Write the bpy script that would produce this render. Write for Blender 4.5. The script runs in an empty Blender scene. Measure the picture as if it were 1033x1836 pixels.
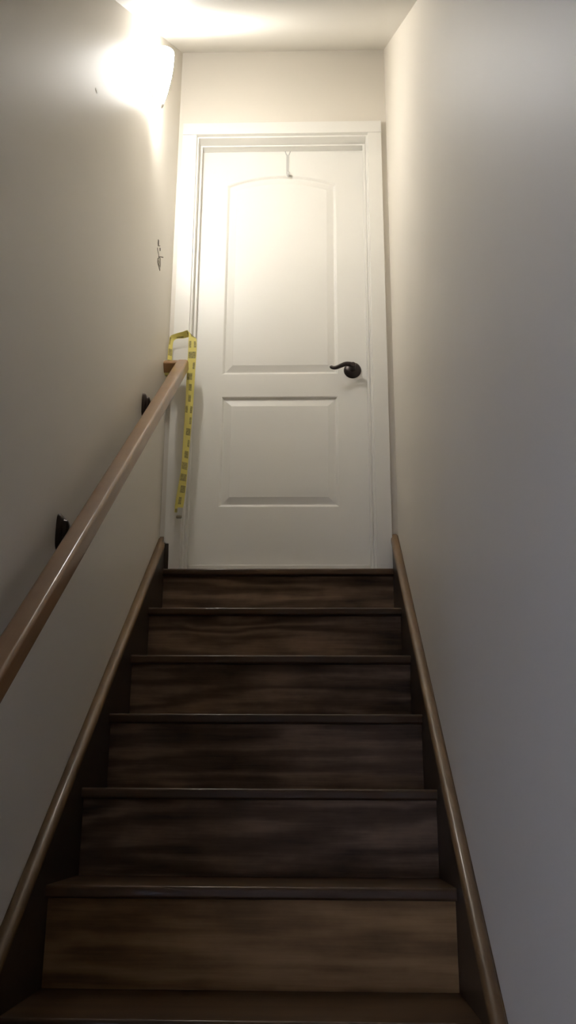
import bpy, bmesh, math
from mathutils import Vector, Matrix

scene = bpy.context.scene
COL = scene.collection

# ------------------------------------------------------------------ camera
F_PX, W_PX, H_PX = 1698.74, 1033.0, 1836.0
CAM = Vector((0.0965, -3.6103, -0.8724))
YAW, PITCH, ROLL = 0.02886, 0.29925, 0.00615
fwd = Vector((-math.sin(YAW)*math.cos(PITCH), math.cos(YAW)*math.cos(PITCH), math.sin(PITCH)))
r0 = Vector((math.cos(YAW), math.sin(YAW), 0)); u0 = r0.cross(fwd)
rt = math.cos(ROLL)*r0 + math.sin(ROLL)*u0
up = -math.sin(ROLL)*r0 + math.cos(ROLL)*u0
cd = bpy.data.cameras.new('camera'); cam = bpy.data.objects.new('camera', cd); COL.objects.link(cam)
cam.matrix_world = Matrix(((rt.x, up.x, -fwd.x, CAM.x), (rt.y, up.y, -fwd.y, CAM.y), (rt.z, up.z, -fwd.z, CAM.z), (0, 0, 0, 1)))
cd.sensor_fit = 'VERTICAL'; cd.sensor_height = 36.0; cd.lens = 36.0*F_PX/H_PX
cd.clip_start = 0.02
scene.camera = cam

# ------------------------------------------------------------------ world (grey daylight outside the basement window)
world = bpy.data.worlds.new('world'); scene.world = world; world.use_nodes = True
bg = world.node_tree.nodes['Background']
bg.inputs[0].default_value = (0.60, 0.67, 0.92, 1); bg.inputs[1].default_value = 3.0

# ------------------------------------------------------------------ exposure
vs = scene.view_settings
vs.view_transform = 'Standard'; vs.look = 'None'; vs.exposure = 0.0; vs.gamma = 1.0; vs.use_curve_mapping = False

SHADE_EMIT, BULB_EMIT = 138.0, 260.0
LAMP_COL = (1.0, 0.978, 0.932)

# ------------------------------------------------------------------ measurements (metres; z = 0 is the top landing, y = 0 the door wall)
XL, XR = -0.5168, 0.4277          # wall faces
SL, SR = -0.4916, 0.4028          # inner faces of the skirt boards
RISE, RUN, N0, NOSE = 0.20875, 0.27209, 0.0471, 0.0257
TT = 0.027                        # tread thickness
STEPS = 12
FLOOR = -STEPS*RISE
MS = RISE/RUN                     # slope of the stairs
ZC, MC = 2.506, 0.777             # ceiling height at the door wall and slope
ZS = 0.1506                       # skirt cap height at the door wall
YD = 0.090                        # door face
Y_END, Y_REAR, X_BASE = -2.75, -5.1, -3.2

# ------------------------------------------------------------------ helpers
def tag(o, label=None, cat=None, group=None, kind=None):
    for k, v in (('label', label), ('category', cat), ('group', group), ('kind', kind)):
        if v: o[k] = v
    return o
def link(o, parent=None):
    COL.objects.link(o)
    if parent: o.parent = parent
    return o
def empty(name, loc=(0, 0, 0)):
    o = bpy.data.objects.new(name, None); o.location = loc; o.empty_display_size = 0.05
    return link(o)
def mesh_obj(name, bm, mat, parent=None, smooth=False, loc=None, rot=None):
    me = bpy.data.meshes.new(name); bmesh.ops.recalc_face_normals(bm, faces=bm.faces[:]); bm.to_mesh(me); bm.free()
    if mat: me.materials.append(mat)
    if smooth:
        for f in me.polygons: f.use_smooth = True
        try: me.set_sharp_from_angle(angle=math.radians(38))
        except Exception: pass
    o = bpy.data.objects.new(name, me)
    if loc is not None: o.location = loc
    if rot is not None: o.rotation_euler = rot
    return link(o, parent)
def local(o, parent):
    """parent o (placed in world coordinates) under an unrotated parent"""
    o.parent = parent; o.location = Vector(o.location) - Vector(parent.location); return o
def box(bm, a, b, bev=0.0, seg=2):
    x0, y0, z0 = a; x1, y1, z1 = b
    vs_ = [bm.verts.new(p) for p in ((x0, y0, z0), (x1, y0, z0), (x1, y1, z0), (x0, y1, z0), (x0, y0, z1), (x1, y0, z1), (x1, y1, z1), (x0, y1, z1))]
    fs = [bm.faces.new([vs_[i] for i in q]) for q in ((3, 2, 1, 0), (4, 5, 6, 7), (0, 1, 5, 4), (1, 2, 6, 5), (2, 3, 7, 6), (3, 0, 4, 7))]
    if bev:
        es = list({e for f in fs for e in f.edges})
        bmesh.ops.bevel(bm, geom=es, offset=bev, segments=seg, profile=0.6, affect='EDGES')
def prism(bm, poly, to3, d0, d1):
    """poly: 2D points, to3(u, v, d) -> 3D"""
    a = [bm.verts.new(to3(u, v, d0)) for u, v in poly]; b = [bm.verts.new(to3(u, v, d1)) for u, v in poly]
    n = len(poly); bm.faces.new(a); bm.faces.new(b[::-1])
    for i in range(n): bm.faces.new((a[i], b[i], b[(i+1) % n], a[(i+1) % n]))
def tube(bm, pts, radii, n=12, flat=(1, 1), ref=Vector((0, 0, 1))):
    rings = []
    for i, p in enumerate(pts):
        p = Vector(p)
        t = (Vector(pts[min(i+1, len(pts)-1)]) - Vector(pts[max(i-1, 0)])).normalized()
        a = t.cross(ref)
        if a.length < 1e-4: a = t.cross(Vector((1, 0, 0)))
        a.normalize(); b = a.cross(t)
        rings.append([bm.verts.new(p + radii[i]*(flat[0]*math.cos(2*math.pi*k/n)*a + flat[1]*math.sin(2*math.pi*k/n)*b)) for k in range(n)])
    for r, s in zip(rings, rings[1:]):
        for k in range(n): bm.faces.new((r[k], r[(k+1) % n], s[(k+1) % n], s[k]))
    bm.faces.new(rings[0][::-1]); bm.faces.new(rings[-1])
def catmull(pts, per=6):
    P = [Vector(p) for p in pts]; P = [2*P[0]-P[1]] + P + [2*P[-1]-P[-2]]; out = []
    for i in range(1, len(P)-2):
        for k in range(per):
            t = k/per; a, b, c, d = P[i-1:i+3]
            out.append(0.5*((2*b) + (c-a)*t + (2*a-5*b+4*c-d)*t*t + (3*b-a-3*c+d)*t**3))
    out.append(P[-2]); return out
def rrect(w, h, r, n=5):
    out = []
    for cx, cy, a0 in ((w/2-r, h/2-r, 0), (-w/2+r, h/2-r, 90), (-w/2+r, -h/2+r, 180), (w/2-r, -h/2+r, 270)):
        for k in range(n+1):
            a = math.radians(a0 + 90*k/n); out.append((cx + r*math.cos(a), cy + r*math.sin(a)))
    return out

# ------------------------------------------------------------------ materials
class NT:
    def __init__(s, name):
        s.m = bpy.data.materials.new(name); s.m.use_nodes = True; s.t = s.m.node_tree
        s.b = s.t.nodes['Principled BSDF']
    def n(s, typ, **kw):
        nd = s.t.nodes.new(typ)
        for k, v in kw.items():
            if k.startswith('i_'):
                key = k[2:]; key = int(key) if key.isdigit() else key.replace('_', ' ')
                nd.inputs[key].default_value = v
            else: setattr(nd, k, v)
        return nd
    def l(s, a, ao, b, bi): s.t.links.new(a.outputs[ao], b.inputs[bi])
def paint(name, col, rough=0.5, var=0.03, bump=0.02, bscale=260.0, spec=0.5, big=1.3):
    q = NT(name); tc = q.n('ShaderNodeTexCoord')
    no = q.n('ShaderNodeTexNoise', i_Scale=big, i_Detail=4.0); q.l(tc, 'Object', no, 'Vector')
    rp = q.n('ShaderNodeValToRGB')
    rp.color_ramp.elements[0].position = 0.3; rp.color_ramp.elements[1].position = 0.7
    rp.color_ramp.elements[0].color = tuple(c*(1-var) for c in col)+(1,); rp.color_ramp.elements[1].color = tuple(min(1, c*(1+var)) for c in col)+(1,)
    q.l(no, 'Fac', rp, 'Fac'); q.l(rp, 'Color', q.b, 'Base Color')
    n2 = q.n('ShaderNodeTexNoise', i_Scale=bscale, i_Detail=2.0); q.l(tc, 'Object', n2, 'Vector')
    bp_ = q.n('ShaderNodeBump', i_Strength=bump*5, i_Distance=0.001); q.l(n2, 'Fac', bp_, 'Height'); q.l(bp_, 'Normal', q.b, 'Normal')
    q.b.inputs['Roughness'].default_value = rough; q.b.inputs['Specular IOR Level'].default_value = spec
    return q.m
def wood(name, dark, mid, light, grain='X', rough=0.35, coat=0.2, freq=22.0, knots=True, contrast=(0.25, 0.8), spec=0.4):
    q = NT(name); tc = q.n('ShaderNodeTexCoord'); oi = q.n('ShaderNodeObjectInfo')
    vm = q.n('ShaderNodeVectorMath', operation='SCALE', i_0=(17.3, 9.1, 5.7)); q.l(oi, 'Random', vm, 'Scale')
    ad = q.n('ShaderNodeVectorMath', operation='ADD'); q.l(tc, 'Object', ad, 0); q.l(vm, 'Vector', ad, 1)
    sc = (0.10, 1, 1) if grain == 'X' else (1, 0.10, 1)
    mp = q.n('ShaderNodeMapping'); mp.inputs['Scale'].default_value = sc; q.l(ad, 'Vector', mp, 'Vector')
    # slow warp that bends the growth rings into cathedrals
    n1 = q.n('ShaderNodeTexNoise', i_Scale=9.5, i_Detail=3.0, i_Roughness=0.45); q.l(mp, 'Vector', n1, 'Vector')
    mr_ = q.n('ShaderNodeMath', operation='MULTIPLY', i_1=freq); q.l(n1, 'Fac', mr_, 0)
    src = mr_
    if knots:
        m4 = q.n('ShaderNodeMapping'); m4.inputs['Scale'].default_value = (0.55, 1, 1) if grain == 'X' else (1, 0.55, 1); q.l(ad, 'Vector', m4, 'Vector')
        n4 = q.n('ShaderNodeTexNoise', i_Scale=9.0, i_Detail=2.0); q.l(m4, 'Vector', n4, 'Vector')
        va = q.n('ShaderNodeVectorMath', operation='MULTIPLY_ADD', i_1=(0.09, 0.09, 0.09)); q.l(n4, 'Color', va, 0); q.l(m4, 'Vector', va, 2)
        vo = q.n('ShaderNodeTexVoronoi', i_Scale=3.6); q.l(va, 'Vector', vo, 'Vector')
        kd = q.n('ShaderNodeMapRange', i_1=0.0, i_2=0.38, i_3=6.5, i_4=0.0); q.l(vo, 'Distance', kd, 'Value')
        sm = q.n('ShaderNodeMath', operation='ADD'); q.l(mr_, 'Value', sm, 0); q.l(kd, 'Result', sm, 1); src = sm
    sn = q.n('ShaderNodeMath', operation='SINE'); q.l(src, 'Value', sn, 0)
    s2 = q.n('ShaderNodeMath', operation='MULTIPLY_ADD', i_1=0.27, i_2=0.5); q.l(sn, 'Value', s2, 0)
    # fine pores
    m2 = q.n('ShaderNodeMapping'); m2.inputs['Scale'].default_value = (0.05, 1, 1) if grain == 'X' else (1, 0.04, 1); q.l(ad, 'Vector', m2, 'Vector')
    n2 = q.n('ShaderNodeTexNoise', i_Scale=210.0, i_Detail=3.0); q.l(m2, 'Vector', n2, 'Vector')
    mx = q.n('ShaderNodeMix'); mx.inputs['Factor'].default_value = 0.30; q.l(s2, 'Value', mx, 2); q.l(n2, 'Fac', mx, 3)
    # cloudy stain
    n3 = q.n('ShaderNodeTexNoise', i_Scale=6.0, i_Detail=5.0, i_Roughness=0.6)
    m3 = q.n('ShaderNodeMapping'); m3.inputs['Scale'].default_value = (0.7, 1, 1.3); q.l(ad, 'Vector', m3, 'Vector'); q.l(m3, 'Vector', n3, 'Vector')
    mx2 = q.n('ShaderNodeMix'); mx2.inputs['Factor'].default_value = 0.50; q.l(mx, 0, mx2, 2); q.l(n3, 'Fac', mx2, 3)
    last, lo = mx2, 0
    if knots:
        kr = q.n('ShaderNodeMapRange', i_1=0.012, i_2=0.05, i_3=0.35, i_4=1.0); q.l(vo, 'Distance', kr, 'Value')
        km = q.n('ShaderNodeMath', operation='MULTIPLY'); q.l(mx2, 0, km, 0); q.l(kr, 'Result', km, 1); last, lo = km, 0
    rp = q.n('ShaderNodeValToRGB'); e = rp.color_ramp.elements
    e[0].position = contrast[0]; e[0].color = dark+(1,); e[1].position = contrast[1]; e[1].color = light+(1,)
    em = e.new((contrast[0]+contrast[1])/2); em.color = mid+(1,)
    q.l(last, lo, rp, 'Fac'); q.l(rp, 'Color', q.b, 'Base Color')
    bp_ = q.n('ShaderNodeBump', i_Strength=0.12, i_Distance=0.0006); q.l(n2, 'Fac', bp_, 'Height'); q.l(bp_, 'Normal', q.b, 'Normal')
    q.b.inputs['Roughness'].default_value = rough; q.b.inputs['Specular IOR Level'].default_value = spec
    q.b.inputs['Coat Weight'].default_value = coat; q.b.inputs['Coat Roughness'].default_value = 0.14
    return q.m
def plain(name, col, rough=0.5, metal=0.0, emit=None, es=0.0, noise=0.0, trans=0.0, spec=0.5):
    q = NT(name); b = q.b
    tc = q.n('ShaderNodeTexCoord'); no = q.n('ShaderNodeTexNoise', i_Scale=60.0, i_Detail=3.0); q.l(tc, 'Object', no, 'Vector')
    rp = q.n('ShaderNodeValToRGB'); v = max(noise, 0.02)
    rp.color_ramp.elements[0].color = tuple(c*(1-v) for c in col)+(1,); rp.color_ramp.elements[1].color = tuple(min(1, c*(1+v)) for c in col)+(1,)
    q.l(no, 'Fac', rp, 'Fac'); q.l(rp, 'Color', b, 'Base Color')
    b.inputs['Roughness'].default_value = rough; b.inputs['Metallic'].default_value = metal; b.inputs['Specular IOR Level'].default_value = spec
    b.inputs['Transmission Weight'].default_value = trans
    if emit: b.inputs['Emission Color'].default_value = emit+(1,); b.inputs['Emission Strength'].default_value = es
    return q.m

M_WALL = paint('greige_wall_paint', (0.735, 0.688, 0.608), rough=0.48, var=0.025, bump=0.03)
M_CEIL = paint('ceiling_paint', (0.74, 0.71, 0.65), rough=0.6, var=0.02, bump=0.03)
M_TRIM = paint('white_trim_paint', (0.80, 0.78, 0.73), rough=0.36, var=0.012, bump=0.01, bscale=120)
M_DOOR = paint('white_door_paint', (0.80, 0.78, 0.73), rough=0.40, var=0.012, bump=0.02, bscale=420)
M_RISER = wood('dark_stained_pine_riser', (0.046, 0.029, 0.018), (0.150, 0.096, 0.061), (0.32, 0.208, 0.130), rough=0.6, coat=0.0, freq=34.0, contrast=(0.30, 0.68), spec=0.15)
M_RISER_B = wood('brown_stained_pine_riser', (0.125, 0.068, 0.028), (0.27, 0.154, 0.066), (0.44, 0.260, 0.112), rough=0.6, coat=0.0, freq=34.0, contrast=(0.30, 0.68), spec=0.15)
M_TREAD = wood('dark_stained_tread', (0.026, 0.013, 0.006), (0.066, 0.034, 0.015), (0.125, 0.068, 0.030), rough=0.42, coat=0.30, freq=16.0, knots=False, spec=0.25)
M_SKIRT = wood('dark_stained_skirt', (0.014, 0.009, 0.006), (0.030, 0.019, 0.012), (0.050, 0.031, 0.018), grain='Y', rough=0.42, coat=0.05, freq=14.0, knots=False)
M_CAP = wood('brown_stained_cap', (0.095, 0.052, 0.022), (0.175, 0.102, 0.043), (0.27, 0.165, 0.076), grain='Y', rough=0.36, coat=0.25, freq=12.0, knots=False)
M_RAIL = wood('brown_stained_handrail', (0.20, 0.098, 0.038), (0.29, 0.152, 0.062), (0.39, 0.220, 0.098), grain='Y', rough=0.42, coat=0.55, freq=12.0, knots=False, spec=0.2)
M_BRONZE = plain('oil_rubbed_bronze', (0.028, 0.020, 0.018), rough=0.34, metal=0.6, noise=0.25)
M_BRACKET = plain('dark_bronze_bracket', (0.040, 0.026, 0.020), rough=0.28, metal=0.5, noise=0.35)
M_SHADE = plain('lit_frosted_glass', (0.9, 0.88, 0.84), rough=0.4, emit=LAMP_COL, es=SHADE_EMIT)
M_BULB = plain('lit_bulb', (0.9, 0.9, 0.88), rough=0.4, emit=LAMP_COL, es=BULB_EMIT)
M_NICKEL = plain('brushed_nickel', (0.55, 0.53, 0.50), rough=0.35, metal=0.9)
M_GOUGE = plain('torn_dark_gypsum', (0.075, 0.062, 0.045), rough=0.9, noise=0.3)
M_PAPER = plain('torn_paint_paper', (0.47, 0.43, 0.35), rough=0.8, noise=0.12)
M_CHIP = plain('raised_paint_chip', (0.70, 0.66, 0.58), rough=0.6)
M_CLEAR = plain('cloudy_clear_plastic', (0.78, 0.77, 0.74), rough=0.25, trans=0.35)
M_CONC = paint('concrete_floor', (0.20, 0.19, 0.18), rough=0.7, var=0.12, bump=0.06, bscale=80)
M_GLASS = plain('window_glass', (0.98, 0.98, 0.98), rough=0.0, trans=1.0); M_GLASS.node_tree.nodes['Principled BSDF'].inputs['IOR'].default_value = 1.01
def tape_mat():
    """yellow tape with two columns of dark, staggered printed bars running along it"""
    q = NT('yellow_printed_tape'); uv = q.n('ShaderNodeUVMap'); sx = q.n('ShaderNodeSeparateXYZ'); q.l(uv, 'UV', sx, 'Vector')
    def m(op, a, b=None, c=None):
        nd = q.n('ShaderNodeMath', operation=op)
        for i, v in enumerate((a, b, c)):
            if v is None: continue
            if isinstance(v, (int, float)): nd.inputs[i].default_value = v
            else: q.l(v, 0, nd, i)
        return nd
    u = m('ADD', sx_out(q, sx, 'X'), 0.0); v = m('ADD', sx_out(q, sx, 'Y'), 0.0)
    rowf = m('MULTIPLY', v, 1/0.049)                     # one printed row each 49 mm
    fr = m('FRACT', rowf); row = m('FLOOR', rowf)
    inrow = m('MULTIPLY', m('GREATER_THAN', fr, 0.34), m('LESS_THAN', fr, 0.96))
    no = q.n('ShaderNodeTexWhiteNoise', noise_dimensions='2D'); cb = q.n('ShaderNodeCombineXYZ')
    uc = m('FLOOR', m('MULTIPLY', u, 3.0)); q.l(uc, 0, cb, 0); q.l(row, 0, cb, 1); q.l(cb, 0, no, 'Vector')
    solid = m('GREATER_THAN', no, 0.42)
    # lettering grain inside each bar
    n2 = q.n('ShaderNodeTexWhiteNoise', noise_dimensions='2D'); c2 = q.n('ShaderNodeCombineXYZ')
    q.l(m('FLOOR', m('MULTIPLY', u, 12.0)), 0, c2, 0); q.l(m('FLOOR', m('MULTIPLY', v, 330.0)), 0, c2, 1); q.l(c2, 0, n2, 'Vector')
    ink = m('MULTIPLY', m('MULTIPLY', inrow, solid), m('MULTIPLY_ADD', n2, 0.40, 0.45))
    margin = m('MULTIPLY', m('GREATER_THAN', u, 0.08), m('LESS_THAN', u, 0.92))
    fac = m('MULTIPLY', ink, margin)
    mix = q.n('ShaderNodeMix', data_type='RGBA'); mix.inputs[6].default_value = (0.72, 0.63, 0.16, 1); mix.inputs[7].default_value = (0.075, 0.055, 0.02, 1)
    q.l(fac, 0, mix, 'Factor'); q.l(mix, 2, q.b, 'Base Color'); q.b.inputs['Roughness'].default_value = 0.35
    return q.m
def sx_out(q, sx, ax):
    nd = q.n('ShaderNodeMath', operation='MULTIPLY', i_1=1.0); q.l(sx, ax, nd, 0); return nd
M_TAPE = tape_mat()

# ================================================================== STRUCTURE
def struct(name, bm, mat, label=None, cat=None):
    return tag(mesh_obj(name, bm, mat), label, cat, None, 'structure')
def zceil(y): return ZC + MC*y
Y_FLAT = -3.50; Z_FLAT = zceil(Y_FLAT)
WT = 0.12

bm = bmesh.new(); box(bm, (XL-WT, Y_END, FLOOR), (XL, WT+0.02, 2.75))
wall_left = struct('wall_left', bm, M_WALL, 'left greige stairwell wall carrying the handrail and the lit sconce', 'wall')
bm = bmesh.new(); box(bm, (XR, Y_REAR-WT, FLOOR), (XR+WT, WT+0.02, 2.75))
struct('wall_right', bm, M_WALL, 'right greige stairwell wall, bare from skirt board to ceiling', 'wall')

# door wall with the door opening cut out
OL, OR_, OT = -0.444, 0.353, 2.044     # rough opening, filled by the jambs
bm = bmesh.new()
box(bm, (XL, 0, -0.06), (OL, WT, 2.75)); box(bm, (OR_, 0, -0.06), (XR, WT, 2.75)); box(bm, (XL, 0.001, FLOOR), (XR, WT, -0.06)); box(bm, (OL, 0, OT), (OR_, WT, 2.75))
struct('wall_far', bm, M_WALL, 'short greige wall around and above the white door', 'wall')

# sloped ceiling parallel to the stairs
bm = bmesh.new()
prism(bm, [(Y_FLAT, Z_FLAT), (WT, zceil(WT)), (WT, zceil(WT)+0.2), (Y_FLAT, Z_FLAT+0.2)], lambda u, v, d: (d, u, v), XL-0.01, XR+0.01)
struct('ceiling', bm, M_CEIL, 'sloping pale ceiling above the stairs, brightly lit beside the sconce', 'ceiling')
bm = bmesh.new(); box(bm, (X_BASE-WT, Y_REAR-WT, Z_FLAT), (XR+WT, Y_FLAT, Z_FLAT+0.2)); box(bm, (X_BASE-WT, Y_FLAT, Z_FLAT), (XL-WT, Y_END+WT, Z_FLAT+0.2))
box(bm, (XL-WT, Y_FLAT, Z_FLAT), (XL, Y_END, Z_FLAT+0.85))
struct('ceiling_lower', bm, M_CEIL, 'flat basement ceiling behind the foot of the stairs', 'ceiling')
bm = bmesh.new(); box(bm, (X_BASE-WT, Y_REAR-WT, FLOOR-0.1), (XR+WT, WT, FLOOR))
struct('floor', bm, M_CONC, 'basement concrete floor at the foot of the stairs', 'floor')
bm = bmesh.new(); box(bm, (X_BASE, Y_END, FLOOR), (XL-WT, Y_END+WT, Z_FLAT+0.1))
struct('wall_partition', bm, M_WALL, 'basement wall beside the foot of the stairs', 'wall')
bm = bmesh.new(); box(bm, (X_BASE-WT, Y_REAR-WT, FLOOR), (X_BASE, Y_END+WT, Z_FLAT+0.1))
struct('wall_side', bm, M_WALL, 'basement side wall away from the stairs', 'wall')
# rear basement wall with a window opening
WX0, WX1, WZ0, WZ1 = -2.35, -0.85, -1.85, -0.75
bm = bmesh.new()
box(bm, (X_BASE, Y_REAR-WT, FLOOR), (WX0, Y_REAR, Z_FLAT)); box(bm, (WX1, Y_REAR-WT, FLOOR), (XR, Y_REAR, Z_FLAT))
box(bm, (WX0, Y_REAR-WT, FLOOR), (WX1, Y_REAR, WZ0)); box(bm, (WX0, Y_REAR-WT, WZ1), (WX1, Y_REAR, Z_FLAT))
struct('wall_rear', bm, M_WALL, 'basement rear wall with the window', 'wall')
bm = bmesh.new(); t = 0.05
for a, b in (((WX0, WZ0), (WX1, WZ0+t)), ((WX0, WZ1-t), (WX1, WZ1)), ((WX0, WZ0+t), (WX0+t, WZ1-t)), ((WX1-t, WZ0+t), (WX1, WZ1-t)), (((WX0+WX1)/2-0.02, WZ0+t), ((WX0+WX1)/2+0.02, WZ1-t))):
    box(bm, (a[0], Y_REAR-0.09, a[1]), (b[0], Y_REAR-0.04, b[1]))
win = struct('window_1', bm, M_TRIM, 'white framed basement window behind the viewer', 'window')
for a, b in ((WX0+t, (WX0+WX1)/2-0.02), ((WX0+WX1)/2+0.02, WX1-t)):
    bm = bmesh.new(); box(bm, (a, Y_REAR-0.067, WZ0+t), (b, Y_REAR-0.063, WZ1-t)); mesh_obj('pane', bm, M_GLASS, win)
# daylight portal in the window opening
ld = bpy.data.lights.new('window_daylight', 'AREA'); ld.shape = 'RECTANGLE'; ld.size = WX1-WX0; ld.size_y = WZ1-WZ0
ld.color = (0.60, 0.67, 0.95); ld.energy = 35.0
lo = bpy.data.objects.new('window_daylight', ld); lo.location = ((WX0+WX1)/2, Y_REAR-0.16, (WZ0+WZ1)/2); lo.rotation_euler = (math.pi/2, 0, 0); link(lo)

bm = bmesh.new(); box(bm, (OL, 0.0, -0.06), (OR_, WT+0.02, -0.0002))
struct('floor_landing', bm, M_TREAD, 'dark wooden threshold under the white door', 'threshold')

# ---- torn spots in the left wall (parts of the wall)
def wall_patch(name, pts, mat, h=0.0008):
    bm = bmesh.new(); prism(bm, pts, lambda u, v, d: (d, u, v), XL-0.0005, XL+h); return mesh_obj(name, bm, mat, wall_left)
def wall_stroke(name, pts, r, mat):
    bm = bmesh.new(); tube(bm, [(XL+0.0004, a, b) for a, b in pts], [r]*len(pts), 6); return mesh_obj(name, bm, mat, wall_left)
wall_patch('gouge', [(-0.3700, 1.2560), (-0.3539, 1.2600), (-0.3481, 1.2389), (-0.3649, 1.2269), (-0.3719, 1.2370)], M_GOUGE)
wall_patch('gouge', [(-0.3279, 1.2446), (-0.3112, 1.2536), (-0.3080, 1.2425), (-0.3218, 1.2330)], M_GOUGE)
wall_patch('gouge', [(-0.3417, 1.2448), (-0.3235, 1.2578), (-0.3204, 1.2568), (-0.3362, 1.2449)], M_GOUGE)
wall_stroke('scratch', [(-0.3781, 1.2123), (-0.3651, 1.2048), (-0.3471, 1.2029), (-0.3385, 1.1969)], 0.0014, M_GOUGE)
PEEL = [(-0.3374, 1.1931), (-0.3590, 1.1747), (-0.3628, 1.1603), (-0.3433, 1.1579), (-0.2998, 1.1579), (-0.2959, 1.1823), (-0.3044, 1.2115), (-0.3259, 1.2004)]
wall_patch('peeled_patch', PEEL, M_PAPER, 0.0004)
wall_stroke('torn_edge', PEEL+PEEL[:1], 0.0014, M_GOUGE)
wall_stroke('torn_edge', [(-0.3515, 1.1721), (-0.3269, 1.1802), (-0.3359, 1.1649), (-0.3104, 1.1709)], 0.0011, M_GOUGE)
bm = bmesh.new(); tube(bm, [(XL-0.002, -0.343, 1.194), (XL+0.010, -0.341, 1.194), (XL+0.019, -0.339, 1.193)], [0.0014, 0.0014, 0.0017], 8)
mesh_obj('nail', bm, M_GOUGE, wall_left)
wall_patch('paint_chip', [(-1.4294, 1.0506), (-1.4203, 1.0605), (-1.4116, 1.0606), (-1.4030, 1.0551), (-1.4115, 1.0487), (-1.4204, 1.0493)], M_CHIP, 0.0004)

# ================================================================== DOOR FRAME
CL, CR, CT = -0.4961, 0.4027, 2.092      # casing outside
CIL, CIR, CIT = -0.4315, 0.3415, 2.031   # casing inside
JL, JR, JT = -0.4245, 0.3335, 2.024      # jamb faces
TL, TR_, TTOP = -0.4145, 0.3235, 2.017   # stop faces
CY = -0.018
bm = bmesh.new()
prism(bm, [(CL, CIT), (CIL, CIT), (CIL, 0.0), (-0.476, 0.0), (-0.476, 0.109), (CL, 0.109)], lambda u, v, d: (u, d, v), CY, 0.0)
bmesh.ops.bevel(bm, geom=bm.edges[:], offset=0.0015, segments=2, affect='EDGES')
struct('trim_1', bm, M_TRIM, 'white left door casing board, notched over the skirt board', 'door casing')
bm = bmesh.new(); box(bm, (CIR, CY, 0.0), (CR, 0.0, CIT), 0.0015)
struct('trim_2', bm, M_TRIM, 'white right door casing board beside the door lever', 'door casing')
bm = bmesh.new(); box(bm, (CL, CY-0.001, CIT+0.0006), (CR+0.001, 0.0, CT), 0.0015)
struct('trim_3', bm, M_TRIM, 'white head casing board across the top of the door', 'door casing')
bm = bmesh.new()
prism(bm, [(OL, 0.0), (OL, OT), (OR_, OT), (OR_, 0.0), (JR, 0.0), (JR, JT), (JL, JT), (JL, 0.0)], lambda u, v, d: (u, d, v), 0.0, WT+0.01)
jamb = struct('trim_4', bm, M_TRIM, 'white door jamb lining inside the casing', 'door jamb')
bm = bmesh.new()
prism(bm, [(JL, 0.0), (JL, JT), (JR, JT), (JR, 0.0), (TR_, 0.0), (TR_, TTOP), (TL, TTOP), (TL, 0.0)], lambda u, v, d: (u, d, v), 0.050, YD-0.001)
bmesh.ops.bevel(bm, geom=[e for e in bm.edges if all(abs(v.co.y-0.05) < 1e-6 for v in e.verts)], offset=0.002, segments=2, affect='EDGES')
mesh_obj('door_stop', bm, M_TRIM, jamb)

# ================================================================== DOOR
DL, DR, DB, DT = -0.4215, 0.3305, 0.006, 2.021
door = tag(empty('door_1', ((DL+DR)/2, YD, DB)), 'white moulded two-panel door with arched upper panel', 'door', None, 'structure')
PX0, PX1 = -0.296, 0.199
def loop(kind, s, n=24):
    """counter-clockwise outline of a panel, inset by s"""
    x0, x1 = PX0+s, PX1-s
    if kind == 'low': return [(x0, 0.292+s), (x1, 0.292+s), (x1, 0.783-s), (x0, 0.783-s)]
    z0 = 0.888+s; side, apex = 1.838, 1.886; c, hw = (PX0+PX1)/2, (PX1-PX0)/2
    R = (hw*hw + (apex-side)**2)/(2*(apex-side)); zc = apex-R; r = R-s
    out = [(x0, z0), (x1, z0)]
    for k in range(n+1):
        x = x1 + (x0-x1)*k/n; out.append((x, zc + math.sqrt(r*r-(x-c)**2)))
    return out
# door skin: the flat face around the two panels, with the body behind
bm = bmesh.new()
def flat_ring(outer, inner_loops, y):
    edges = []
    for lp in [outer]+inner_loops:
        vv = [bm.verts.new((u, y, v)) for u, v in lp]
        for i in range(len(vv)): edges.append(bm.edges.new((vv[i], vv[(i+1) % len(vv)])))
    bmesh.ops.triangle_fill(bm, edges=edges, use_beauty=True)
flat_ring([(DL, DB), (DR, DB), (DR, DT), (DL, DT)], [loop('up', 0), loop('low', 0)], YD)
prism(bm, [(DL, DB), (DR, DB), (DR, DT), (DL, DT)], lambda u, v, d: (u, d, v), YD+0.012, YD+0.035)
for a, b in (((DL, DB), (DR, DB)), ((DR, DB), (DR, DT)), ((DR, DT), (DL, DT)), ((DL, DT), (DL, DB))):
    bm.faces.new([bm.verts.new(p) for p in ((a[0], YD, a[1]), (b[0], YD, b[1]), (b[0], YD+0.012, b[1]), (a[0], YD+0.012, a[1]))])
bmesh.ops.remove_doubles(bm, verts=bm.verts[:], dist=1e-5)
o = mesh_obj('door_leaf', bm, M_DOOR); local(o, door)
o.data.transform(Matrix.Translation(-Vector(door.location))); o.location = (0, 0, 0)
PROFILE = [(0.0, 0.0), (0.0015, 0.0012), (0.0035, 0.0020), (0.009, 0.0088), (0.0115, 0.0098), (0.014, 0.0098), (0.041, 0.0028), (0.0425, 0.0022)]
for kind in ('up', 'low'):
    bm = bmesh.new(); rings = []
    for s, dp in PROFILE: rings.append([bm.verts.new((u-door.location.x, dp, v-door.location.z)) for u, v in loop(kind, s)])
    for r, q in zip(rings, rings[1:]):
        for i in range(len(r)): bm.faces.new((r[i], r[(i+1) % len(r)], q[(i+1) % len(q)], q[i]))
    bm.faces.new(rings[-1])
    mesh_obj('panel', bm, M_DOOR, door)
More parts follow.
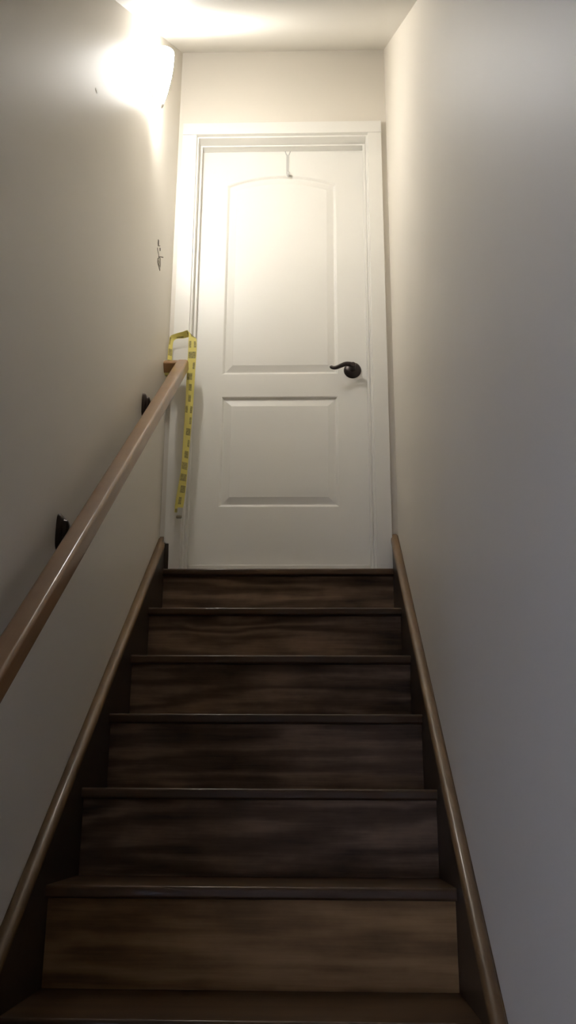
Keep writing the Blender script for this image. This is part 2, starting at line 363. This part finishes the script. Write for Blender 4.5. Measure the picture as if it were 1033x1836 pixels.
# lever handle
HX, HZ = 0.262, 0.903
hd = empty('door_handle', (HX-door.location.x, 0, HZ-door.location.z)); hd.parent = door; hd['label'] = 'dark bronze wave-shaped door lever'
bm = bmesh.new()
prof = [(0.0, -0.016), (0.012, -0.0155), (0.024, -0.013), (0.032, -0.0085), (0.0365, -0.004), (0.0375, 0.0)]
n = 40; rings = []
for r, y in prof[1:]: rings.append([bm.verts.new((r*math.cos(2*math.pi*k/n), y, r*math.sin(2*math.pi*k/n))) for k in range(n)])
c = bm.verts.new((0, prof[0][1], 0))
for k in range(n): bm.faces.new((c, rings[0][k], rings[0][(k+1) % n]))
for a, b in zip(rings, rings[1:]):
    for k in range(n): bm.faces.new((a[k], b[k], b[(k+1) % n], a[(k+1) % n]))
bm.faces.new(rings[-1]); mesh_obj('rosette', bm, M_BRONZE, hd, True)
bm = bmesh.new()
tube(bm, [(0, -0.010, 0), (0, -0.030, 0), (0, -0.054, 0), (0, -0.061, 0)], [0.013, 0.0115, 0.0125, 0.010], 20)
mesh_obj('spindle', bm, M_BRONZE, hd, True)
pts = catmull([(0.006, -0.0530, -0.0040), (-0.012, -0.0535, 0.0030), (-0.032, -0.0545, 0.0035), (-0.052, -0.0555, -0.0050), (-0.070, -0.0550, -0.0125), (-0.084, -0.0530, -0.0125), (-0.097, -0.0500, -0.0045)], 6)
rad = [0.0125*(1-0.42*i/(len(pts)-1)) for i in range(len(pts))]; rad[-1] = 0.0035; rad[-2] = 0.0055
bm = bmesh.new(); tube(bm, pts, rad, 16, (0.62, 0.95), Vector((0, 1, 0)) if False else Vector((0, 0, 1))); mesh_obj('lever', bm, M_BRONZE, hd, True)
# bottom sweep
bm = bmesh.new(); box(bm, (TL+0.004, -0.012+YD, 0.0005), (TR_-0.003, YD, 0.046), 0.005, 2); o = mesh_obj('door_sweep', bm, M_TRIM); local(o, door)
o.data.transform(Matrix.Translation(-Vector(door.location))); o.location = (0, 0, 0)

# ================================================================== STAIRS
stairs = tag(empty('staircase', (0, -N0-RUN*(STEPS-1), FLOOR)), 'closed dark-stained wooden staircase rising to the white door', 'staircase')
def child(o): return local(o, stairs)
def tread_mesh(depth, bev=0.011):
    """bullnosed board: local y = 0 at the nosing, z = 0 on top"""
    bm = bmesh.new(); poly = [(depth, 0.0), (depth, -TT)]
    for cy, r, a0 in ((-TT+0.007, 0.007, -90), (-0.0075, 0.0075, -180)):
        for k in range(6):
            a = math.radians(a0 - 90*k/5); poly.append((r + r*math.cos(a), cy + r*math.sin(a)))
    prism(bm, poly, lambda u, v, d: (d, u, v), SL+0.0005, SR-0.0005); return bm
tm = None; rm = None
for k in range(STEPS):
    y = -N0 - k*RUN
    if k == 0:
        bm = tread_mesh(N0-0.001); o = mesh_obj('tread', bm, M_TREAD, None, True, (0, y, 0))
    elif tm is None:
        bm = tread_mesh(RUN+NOSE-0.0005); o = mesh_obj('tread', bm, M_TREAD, None, True, (0, y, -k*RISE)); tm = o.data
    else:
        o = bpy.data.objects.new('tread', tm); o.location = (0, y, -k*RISE); link(o)
    child(o)
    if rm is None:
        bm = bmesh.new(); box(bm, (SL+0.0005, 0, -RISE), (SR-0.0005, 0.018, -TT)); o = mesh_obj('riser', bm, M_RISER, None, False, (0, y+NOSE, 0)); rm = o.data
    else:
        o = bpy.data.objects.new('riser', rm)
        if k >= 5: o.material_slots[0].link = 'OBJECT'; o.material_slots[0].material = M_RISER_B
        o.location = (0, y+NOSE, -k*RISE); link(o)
    child(o)
# skirt boards with a moulded cap
ang = math.atan(MS); CAPH = 0.022
for side in (-1, 1):
    xw, xs = (XL, SL) if side < 0 else (XR, SR)
    ztop = lambda y: ZS - CAPH/math.cos(ang)*0.9 + MS*y
    y1 = -0.0010 if side > 0 else -0.0195; y0 = (FLOOR+0.06-ZS)/MS
    poly = [(y1, ztop(y1)), (y1, -0.55), (y0+0.75, FLOOR+0.001), (y0, FLOOR+0.001), (y0, ztop(y0))]
    bm = bmesh.new(); prism(bm, poly, lambda u, v, d: (d, u, v), xw - side*0.0005, xs)
    sk = mesh_obj('skirt_board', bm, M_SKIRT); sk.data.transform(Matrix.Translation((-xw, 0, 0))); sk.location = (xw, 0, 0); child(sk)
    if side < 0:      # block of the skirt board that fills the notch in the left casing board
        bm = bmesh.new(); box(bm, (SL-xw, -0.0172, 0.0005), (-0.4765-xw, -0.0008, 0.108), 0.001, 1); mesh_obj('end_block', bm, M_SKIRT, sk)
    # cap: profile across (w = distance from wall, n = height normal to slope), swept along the slope, plumb cut at the top
    wdt = abs(xs-xw)+0.005
    prof = [(0.0, -CAPH), (wdt-0.003, -CAPH), (wdt, -CAPH+0.003), (wdt, -0.0125), (wdt-0.0012, -0.0075), (wdt-0.005, -0.0030), (wdt-0.011, -0.0006), (0.008, 0.0), (0.0045, -0.0015), (0.003, -0.0045), (0.0, -0.0055)]
    L = abs(y0-y1)/math.cos(ang)
    # beside the left casing board the cap is trimmed flush with the board's edge
    stations = ((0.0, 0.0200), (-0.050, 0.0200), (-0.051, 1.0), (-L, 1.0)) if side < 0 else ((0.0, 1.0), (-L, 1.0))
    bm = bmesh.new(); rings = []
    for yy, lim in stations:
        rings.append([bm.verts.new((-side*min(max(w, 0.0005), lim), yy + (nn*math.tan(ang) if yy == 0.0 else 0.0), nn)) for w, nn in prof])
    bm.faces.new(rings[0]); bm.faces.new(rings[-1][::-1])
    for va, vb in zip(rings, rings[1:]):
        for i in range(len(prof)): bm.faces.new((va[i], vb[i], vb[(i+1) % len(prof)], va[(i+1) % len(prof)]))
    cp = mesh_obj('cap_moulding', bm, M_CAP, None, True)
    cp.rotation_euler = (ang, 0, 0); cp.parent = sk; cp.location = (0, y1, ZS+MS*y1)

# ================================================================== HANDRAIL
MR = 0.785; ra = math.atan(MR); RX = -0.4435; RW = 0.047
ry0, rz0 = -0.085, 0.842
hr = tag(empty('handrail', (XL, ry0, rz0)), 'brown varnished wooden handrail climbing the left wall', 'handrail')
prof = rrect(RW, RW, 0.0085, 5)
bm = bmesh.new(); Lr = 2.60/math.cos(ra)
prism(bm, prof, lambda u, v, d: (u, d, v), -Lr, RW/2-0.002)
bmesh.ops.bevel(bm, geom=[e for e in bm.edges if all(v.co.y > 0 for v in e.verts)], offset=0.004, segments=2, affect='EDGES')
o = mesh_obj('rail', bm, M_RAIL, hr, True, (RX-XL, 0, 0), (ra, 0, 0))
prof2 = rrect(RW*0.98, RW*0.98, 0.009, 5)
bm = bmesh.new(); prism(bm, prof2, lambda u, v, d: (d, u, v), 0.0, RX-XL)
o = mesh_obj('rail_return', bm, M_RAIL, hr, True, (0, 0, 0), (ra, 0, 0))
for by in (-0.49, -1.44, -2.42):
    rz = rz0 + MR*(by-ry0)                 # rail axis height here
    br = empty('bracket', (0, by-ry0, rz-rz0-0.032)); br.parent = hr; br['label'] = 'dark bronze handrail bracket'
    # lozenge-shaped wall plate with a stepped, domed face
    bm = bmesh.new(); n = 20; rings = []
    for s, x in ((1.0, 0.0), (1.0, 0.006), (0.90, 0.011), (0.72, 0.014), (0.66, 0.022), (0.40, 0.027)):
        rings.append([bm.verts.new((x, 0.026*s*math.copysign(abs(math.cos(2*math.pi*k/n))**0.55, math.cos(2*math.pi*k/n)), 0.045*s*math.copysign(abs(math.sin(2*math.pi*k/n))**0.6, math.sin(2*math.pi*k/n)))) for k in range(n)])
    for a, b in zip(rings, rings[1:]):
        for k in range(n): bm.faces.new((a[k], a[(k+1) % n], b[(k+1) % n], b[k]))
    bm.faces.new(rings[0]); bm.faces.new(rings[-1]); mesh_obj('wall_plate', bm, M_BRACKET, br, True)
    for sy in (-0.030, 0.030):
        bm = bmesh.new(); tube(bm, [(0.008, 0, sy), (0.0155, 0, sy), (0.017, 0, sy)], [0.0055, 0.0055, 0.003], 10); mesh_obj('screw', bm, M_BRACKET, br, True)
    bm = bmesh.new(); pts = catmull([(0.020, 0, -0.004), (0.040, 0, -0.020), (0.062, 0, -0.022), (RX-XL, 0, -0.006)], 5)
    tube(bm, pts, [0.0085]*len(pts), 12); mesh_obj('arm', bm, M_BRACKET, br, True)
    bm = bmesh.new(); box(bm, (-0.014, -0.024, -0.003), (0.0165, 0.024, 0.0030), 0.002)
    o = mesh_obj('saddle', bm, M_BRACKET, br, False, (RX-XL, 0.0, 0.032-(RW/2+0.0015)/math.cos(ra)), (ra, 0, 0))

# ================================================================== WALL SCONCE
SY, SZ = -0.69, 1.86
sc = tag(empty('wall_sconce', (XL, SY, SZ)), 'glowing tapered glass wall sconce high on the left wall', 'wall lamp')
bm = bmesh.new(); prism(bm, rrect(0.075, 0.15, 0.03, 6), lambda u, v, d: (d, u, v-0.13), 0.0, 0.010)
bmesh.ops.bevel(bm, geom=[e for e in bm.edges if all(v.co.x > 0.009 for v in e.verts)], offset=0.003, segments=2, affect='EDGES')
mesh_obj('wall_plate', bm, M_NICKEL, sc, True)
# round tapered glass shell standing just off the wall, open at the top
SXO = 0.048
bm = bmesh.new(); n = 28; rings = []
for f, r in ((0.0, 0.036), (0.12, 0.0358), (0.28, 0.034), (0.45, 0.030), (0.62, 0.024), (0.78, 0.017), (0.90, 0.010), (0.97, 0.0055)):
    rings.append([bm.verts.new((SXO + r*math.cos(2*math.pi*k/n), r*math.sin(2*math.pi*k/n), -0.24*f)) for k in range(n)])
for a, b in zip(rings, rings[1:]):
    for k in range(n): bm.faces.new((a[k], a[(k+1) % n], b[(k+1) % n], b[k]))
o = mesh_obj('glass_shade', bm, M_SHADE, sc, True)
so = o.modifiers.new('thickness', 'SOLIDIFY'); so.thickness = 0.003; so.offset = -1
bm = bmesh.new(); tube(bm, [(SXO, 0, -0.228), (SXO, 0, -0.238), (SXO, 0, -0.245), (SXO, 0, -0.252)], [0.004, 0.008, 0.0065, 0.002], 12); mesh_obj('finial', bm, M_NICKEL, sc, True)
bm = bmesh.new(); pts = catmull([(0.006, 0, -0.185), (0.024, 0, -0.205), (0.040, 0, -0.190), (SXO, 0, -0.165)], 5); tube(bm, pts, [0.005]*len(pts), 10); mesh_obj('arm', bm, M_NICKEL, sc, True)
bm = bmesh.new(); tube(bm, [(SXO, 0, -0.165), (SXO, 0, -0.095)], [0.012, 0.014], 16); mesh_obj('socket', bm, M_NICKEL, sc, True)
bm = bmesh.new(); tube(bm, [(SXO, 0, z) for z in (-0.095, -0.085, -0.065, -0.042, -0.026, -0.018)], [0.012, 0.014, 0.022, 0.024, 0.017, 0.006], 16)
mesh_obj('bulb', bm, M_BULB, sc, True)

# ================================================================== TAPE, OVER-DOOR HOOK
tp = tag(empty('caution_tape', (-0.43, -0.05, 0.20)), 'yellow printed tape looped over the handrail end and hanging beside the door', 'tape')
def ribbon(name, stations, mat, parent, thick=0.0008):
    """stations: (centre, half-width vector); swept as a thin solid strip, uv = (across 0..1, metres along)"""
    cen = catmull([s[0] for s in stations], 5); wid = catmull([s[1] for s in stations], 5)
    bm = bmesh.new(); uvl = bm.loops.layers.uv.new('UVMap'); rows = []; dist = 0
    for i, (c, w) in enumerate(zip(cen, wid)):
        if i: dist += (c-cen[i-1]).length
        t = (cen[min(i+1, len(cen)-1)] - cen[max(i-1, 0)]).normalized(); nn = t.cross(w).normalized()*thick/2
        rows.append(([bm.verts.new(c-w-nn), bm.verts.new(c+w-nn), bm.verts.new(c+w+nn), bm.verts.new(c-w+nn)], dist))
    for (a, da), (b, db) in zip(rows, rows[1:]):
        for i in range(4):
            j = (i+1) % 4; f = bm.faces.new((a[i], a[j], b[j], b[i]))
            us = (0.0, 1.0, 1.0, 0.0)
            for lp, (u, v) in zip(f.loops, ((us[i], da), (us[j], da), (us[j], db), (us[i], db))): lp[uvl].uv = (u, v)
    bm.faces.new(rows[0][0][::-1]); bm.faces.new(rows[-1][0])
    bm.transform(Matrix.Translation(-Vector(parent.location)))
    return mesh_obj(name, bm, mat, parent, True)
V = Vector
ribbon('strip', [
    (V((-0.500, -0.112, 0.800)), V((0.010, 0.002, 0.0))),
    (V((-0.502, -0.085, 0.800)), V((0.010, 0.002, 0.0))),
    (V((-0.502, -0.046, 0.818)), V((0.010, 0.002, 0.0))),
    (V((-0.503, -0.044, 0.870)), V((0.009, 0.004, 0.0))),
    (V((-0.502, -0.048, 0.920)), V((0.008, 0.006, 0.0))),
    (V((-0.500, -0.050, 0.968)), V((0.007, 0.007, 0.001))),
    (V((-0.494, -0.050, 0.990)), V((0.009, 0.005, -0.006))),
    (V((-0.475, -0.050, 0.999)), V((0.003, 0.006, -0.009))),
    (V((-0.452, -0.050, 1.003)), V((0.001, 0.008, -0.011))),
    (V((-0.427, -0.050, 1.010)), V((0.005, 0.010, -0.010))),
    (V((-0.413, -0.050, 1.000)), V((0.014, 0.006, -0.006))),
    (V((-0.4095, -0.050, 0.970)), V((0.0170, 0.000, -0.001))),
    (V((-0.409, -0.050, 0.92)), V((0.0175, 0.000, 0.0))),
    (V((-0.411, -0.050, 0.85)), V((0.0170, 0.002, 0.0))),
    (V((-0.412, -0.050, 0.77)), V((0.0165, 0.003, 0.0))),
    (V((-0.413, -0.050, 0.69)), V((0.0150, 0.005, 0.0))),
    (V((-0.416, -0.050, 0.59)), V((0.0140, 0.006, 0.0))),
    (V((-0.420, -0.050, 0.48)), V((0.0120, 0.009, 0.0))),
    (V((-0.423, -0.050, 0.40)), V((0.0115, 0.010, 0.0))),
    (V((-0.430, -0.050, 0.32)), V((0.0150, 0.007, 0.0))),
    (V((-0.436, -0.050, 0.265)), V((0.0165, 0.004, 0.0))),
    (V((-0.440, -0.050, 0.225)), V((0.0140, 0.004, 0.0))),
], M_TAPE, tp)
ribbon('clear_tape_end', [
    (V((-0.432, -0.053, 0.245)), V((0.0100, 0.002, 0.0))), (V((-0.433, -0.053, 0.225)), V((0.0100, 0.002, 0.0))), (V((-0.434, -0.053, 0.206)), V((0.0100, 0.002, 0.0)))], M_CLEAR, tp, 0.0012)
bm = bmesh.new(); tube(bm, [(-0.446, -0.056, 0.206), (-0.441, -0.056, 0.206), (-0.430, -0.056, 0.206), (-0.424, -0.056, 0.206)], [0.005, 0.007, 0.007, 0.005], 12)
bm.transform(Matrix.Translation(-Vector(tp.location))); mesh_obj('rolled_end', bm, plain('grey_rolled_tape', (0.26, 0.24, 0.17), 0.4, noise=0.3), tp, True)

hk = tag(empty('over_door_hook', (-0.0215, YD, 1.875)), 'thin clear plastic hook hanging over the top of the white door', 'hook')
bm = bmesh.new(); hx = 0.0
# forked strap bent over the top edge, narrowing to a shank
for s in (-1, 1):
    prism(bm, [(s*0.015, 0.146), (s*0.011, 0.146), (s*0.0035, 0.122), (s*0.0075, 0.122)], lambda u, v, d: (u, d, v), -0.0022, -0.0004)
box(bm, (-0.015, -0.0022, 0.1455), (0.015, 0.037, 0.1472))
mesh_obj('strap', bm, M_CLEAR, hk)
bm = bmesh.new(); box(bm, (-0.0060, -0.0022, 0.020), (0.0060, -0.0004, 0.124), 0.0006, 1); mesh_obj('shank', bm, M_CLEAR, hk)
bm = bmesh.new(); pts = catmull([(0.0, -0.002, 0.030), (0.001, -0.004, 0.012), (0.003, -0.010, 0.003), (0.005, -0.018, 0.004), (0.006, -0.021, 0.014)], 5)
tube(bm, pts, [0.0055]*len(pts), 10); mesh_obj('hook_end', bm, M_CLEAR, hk, True)
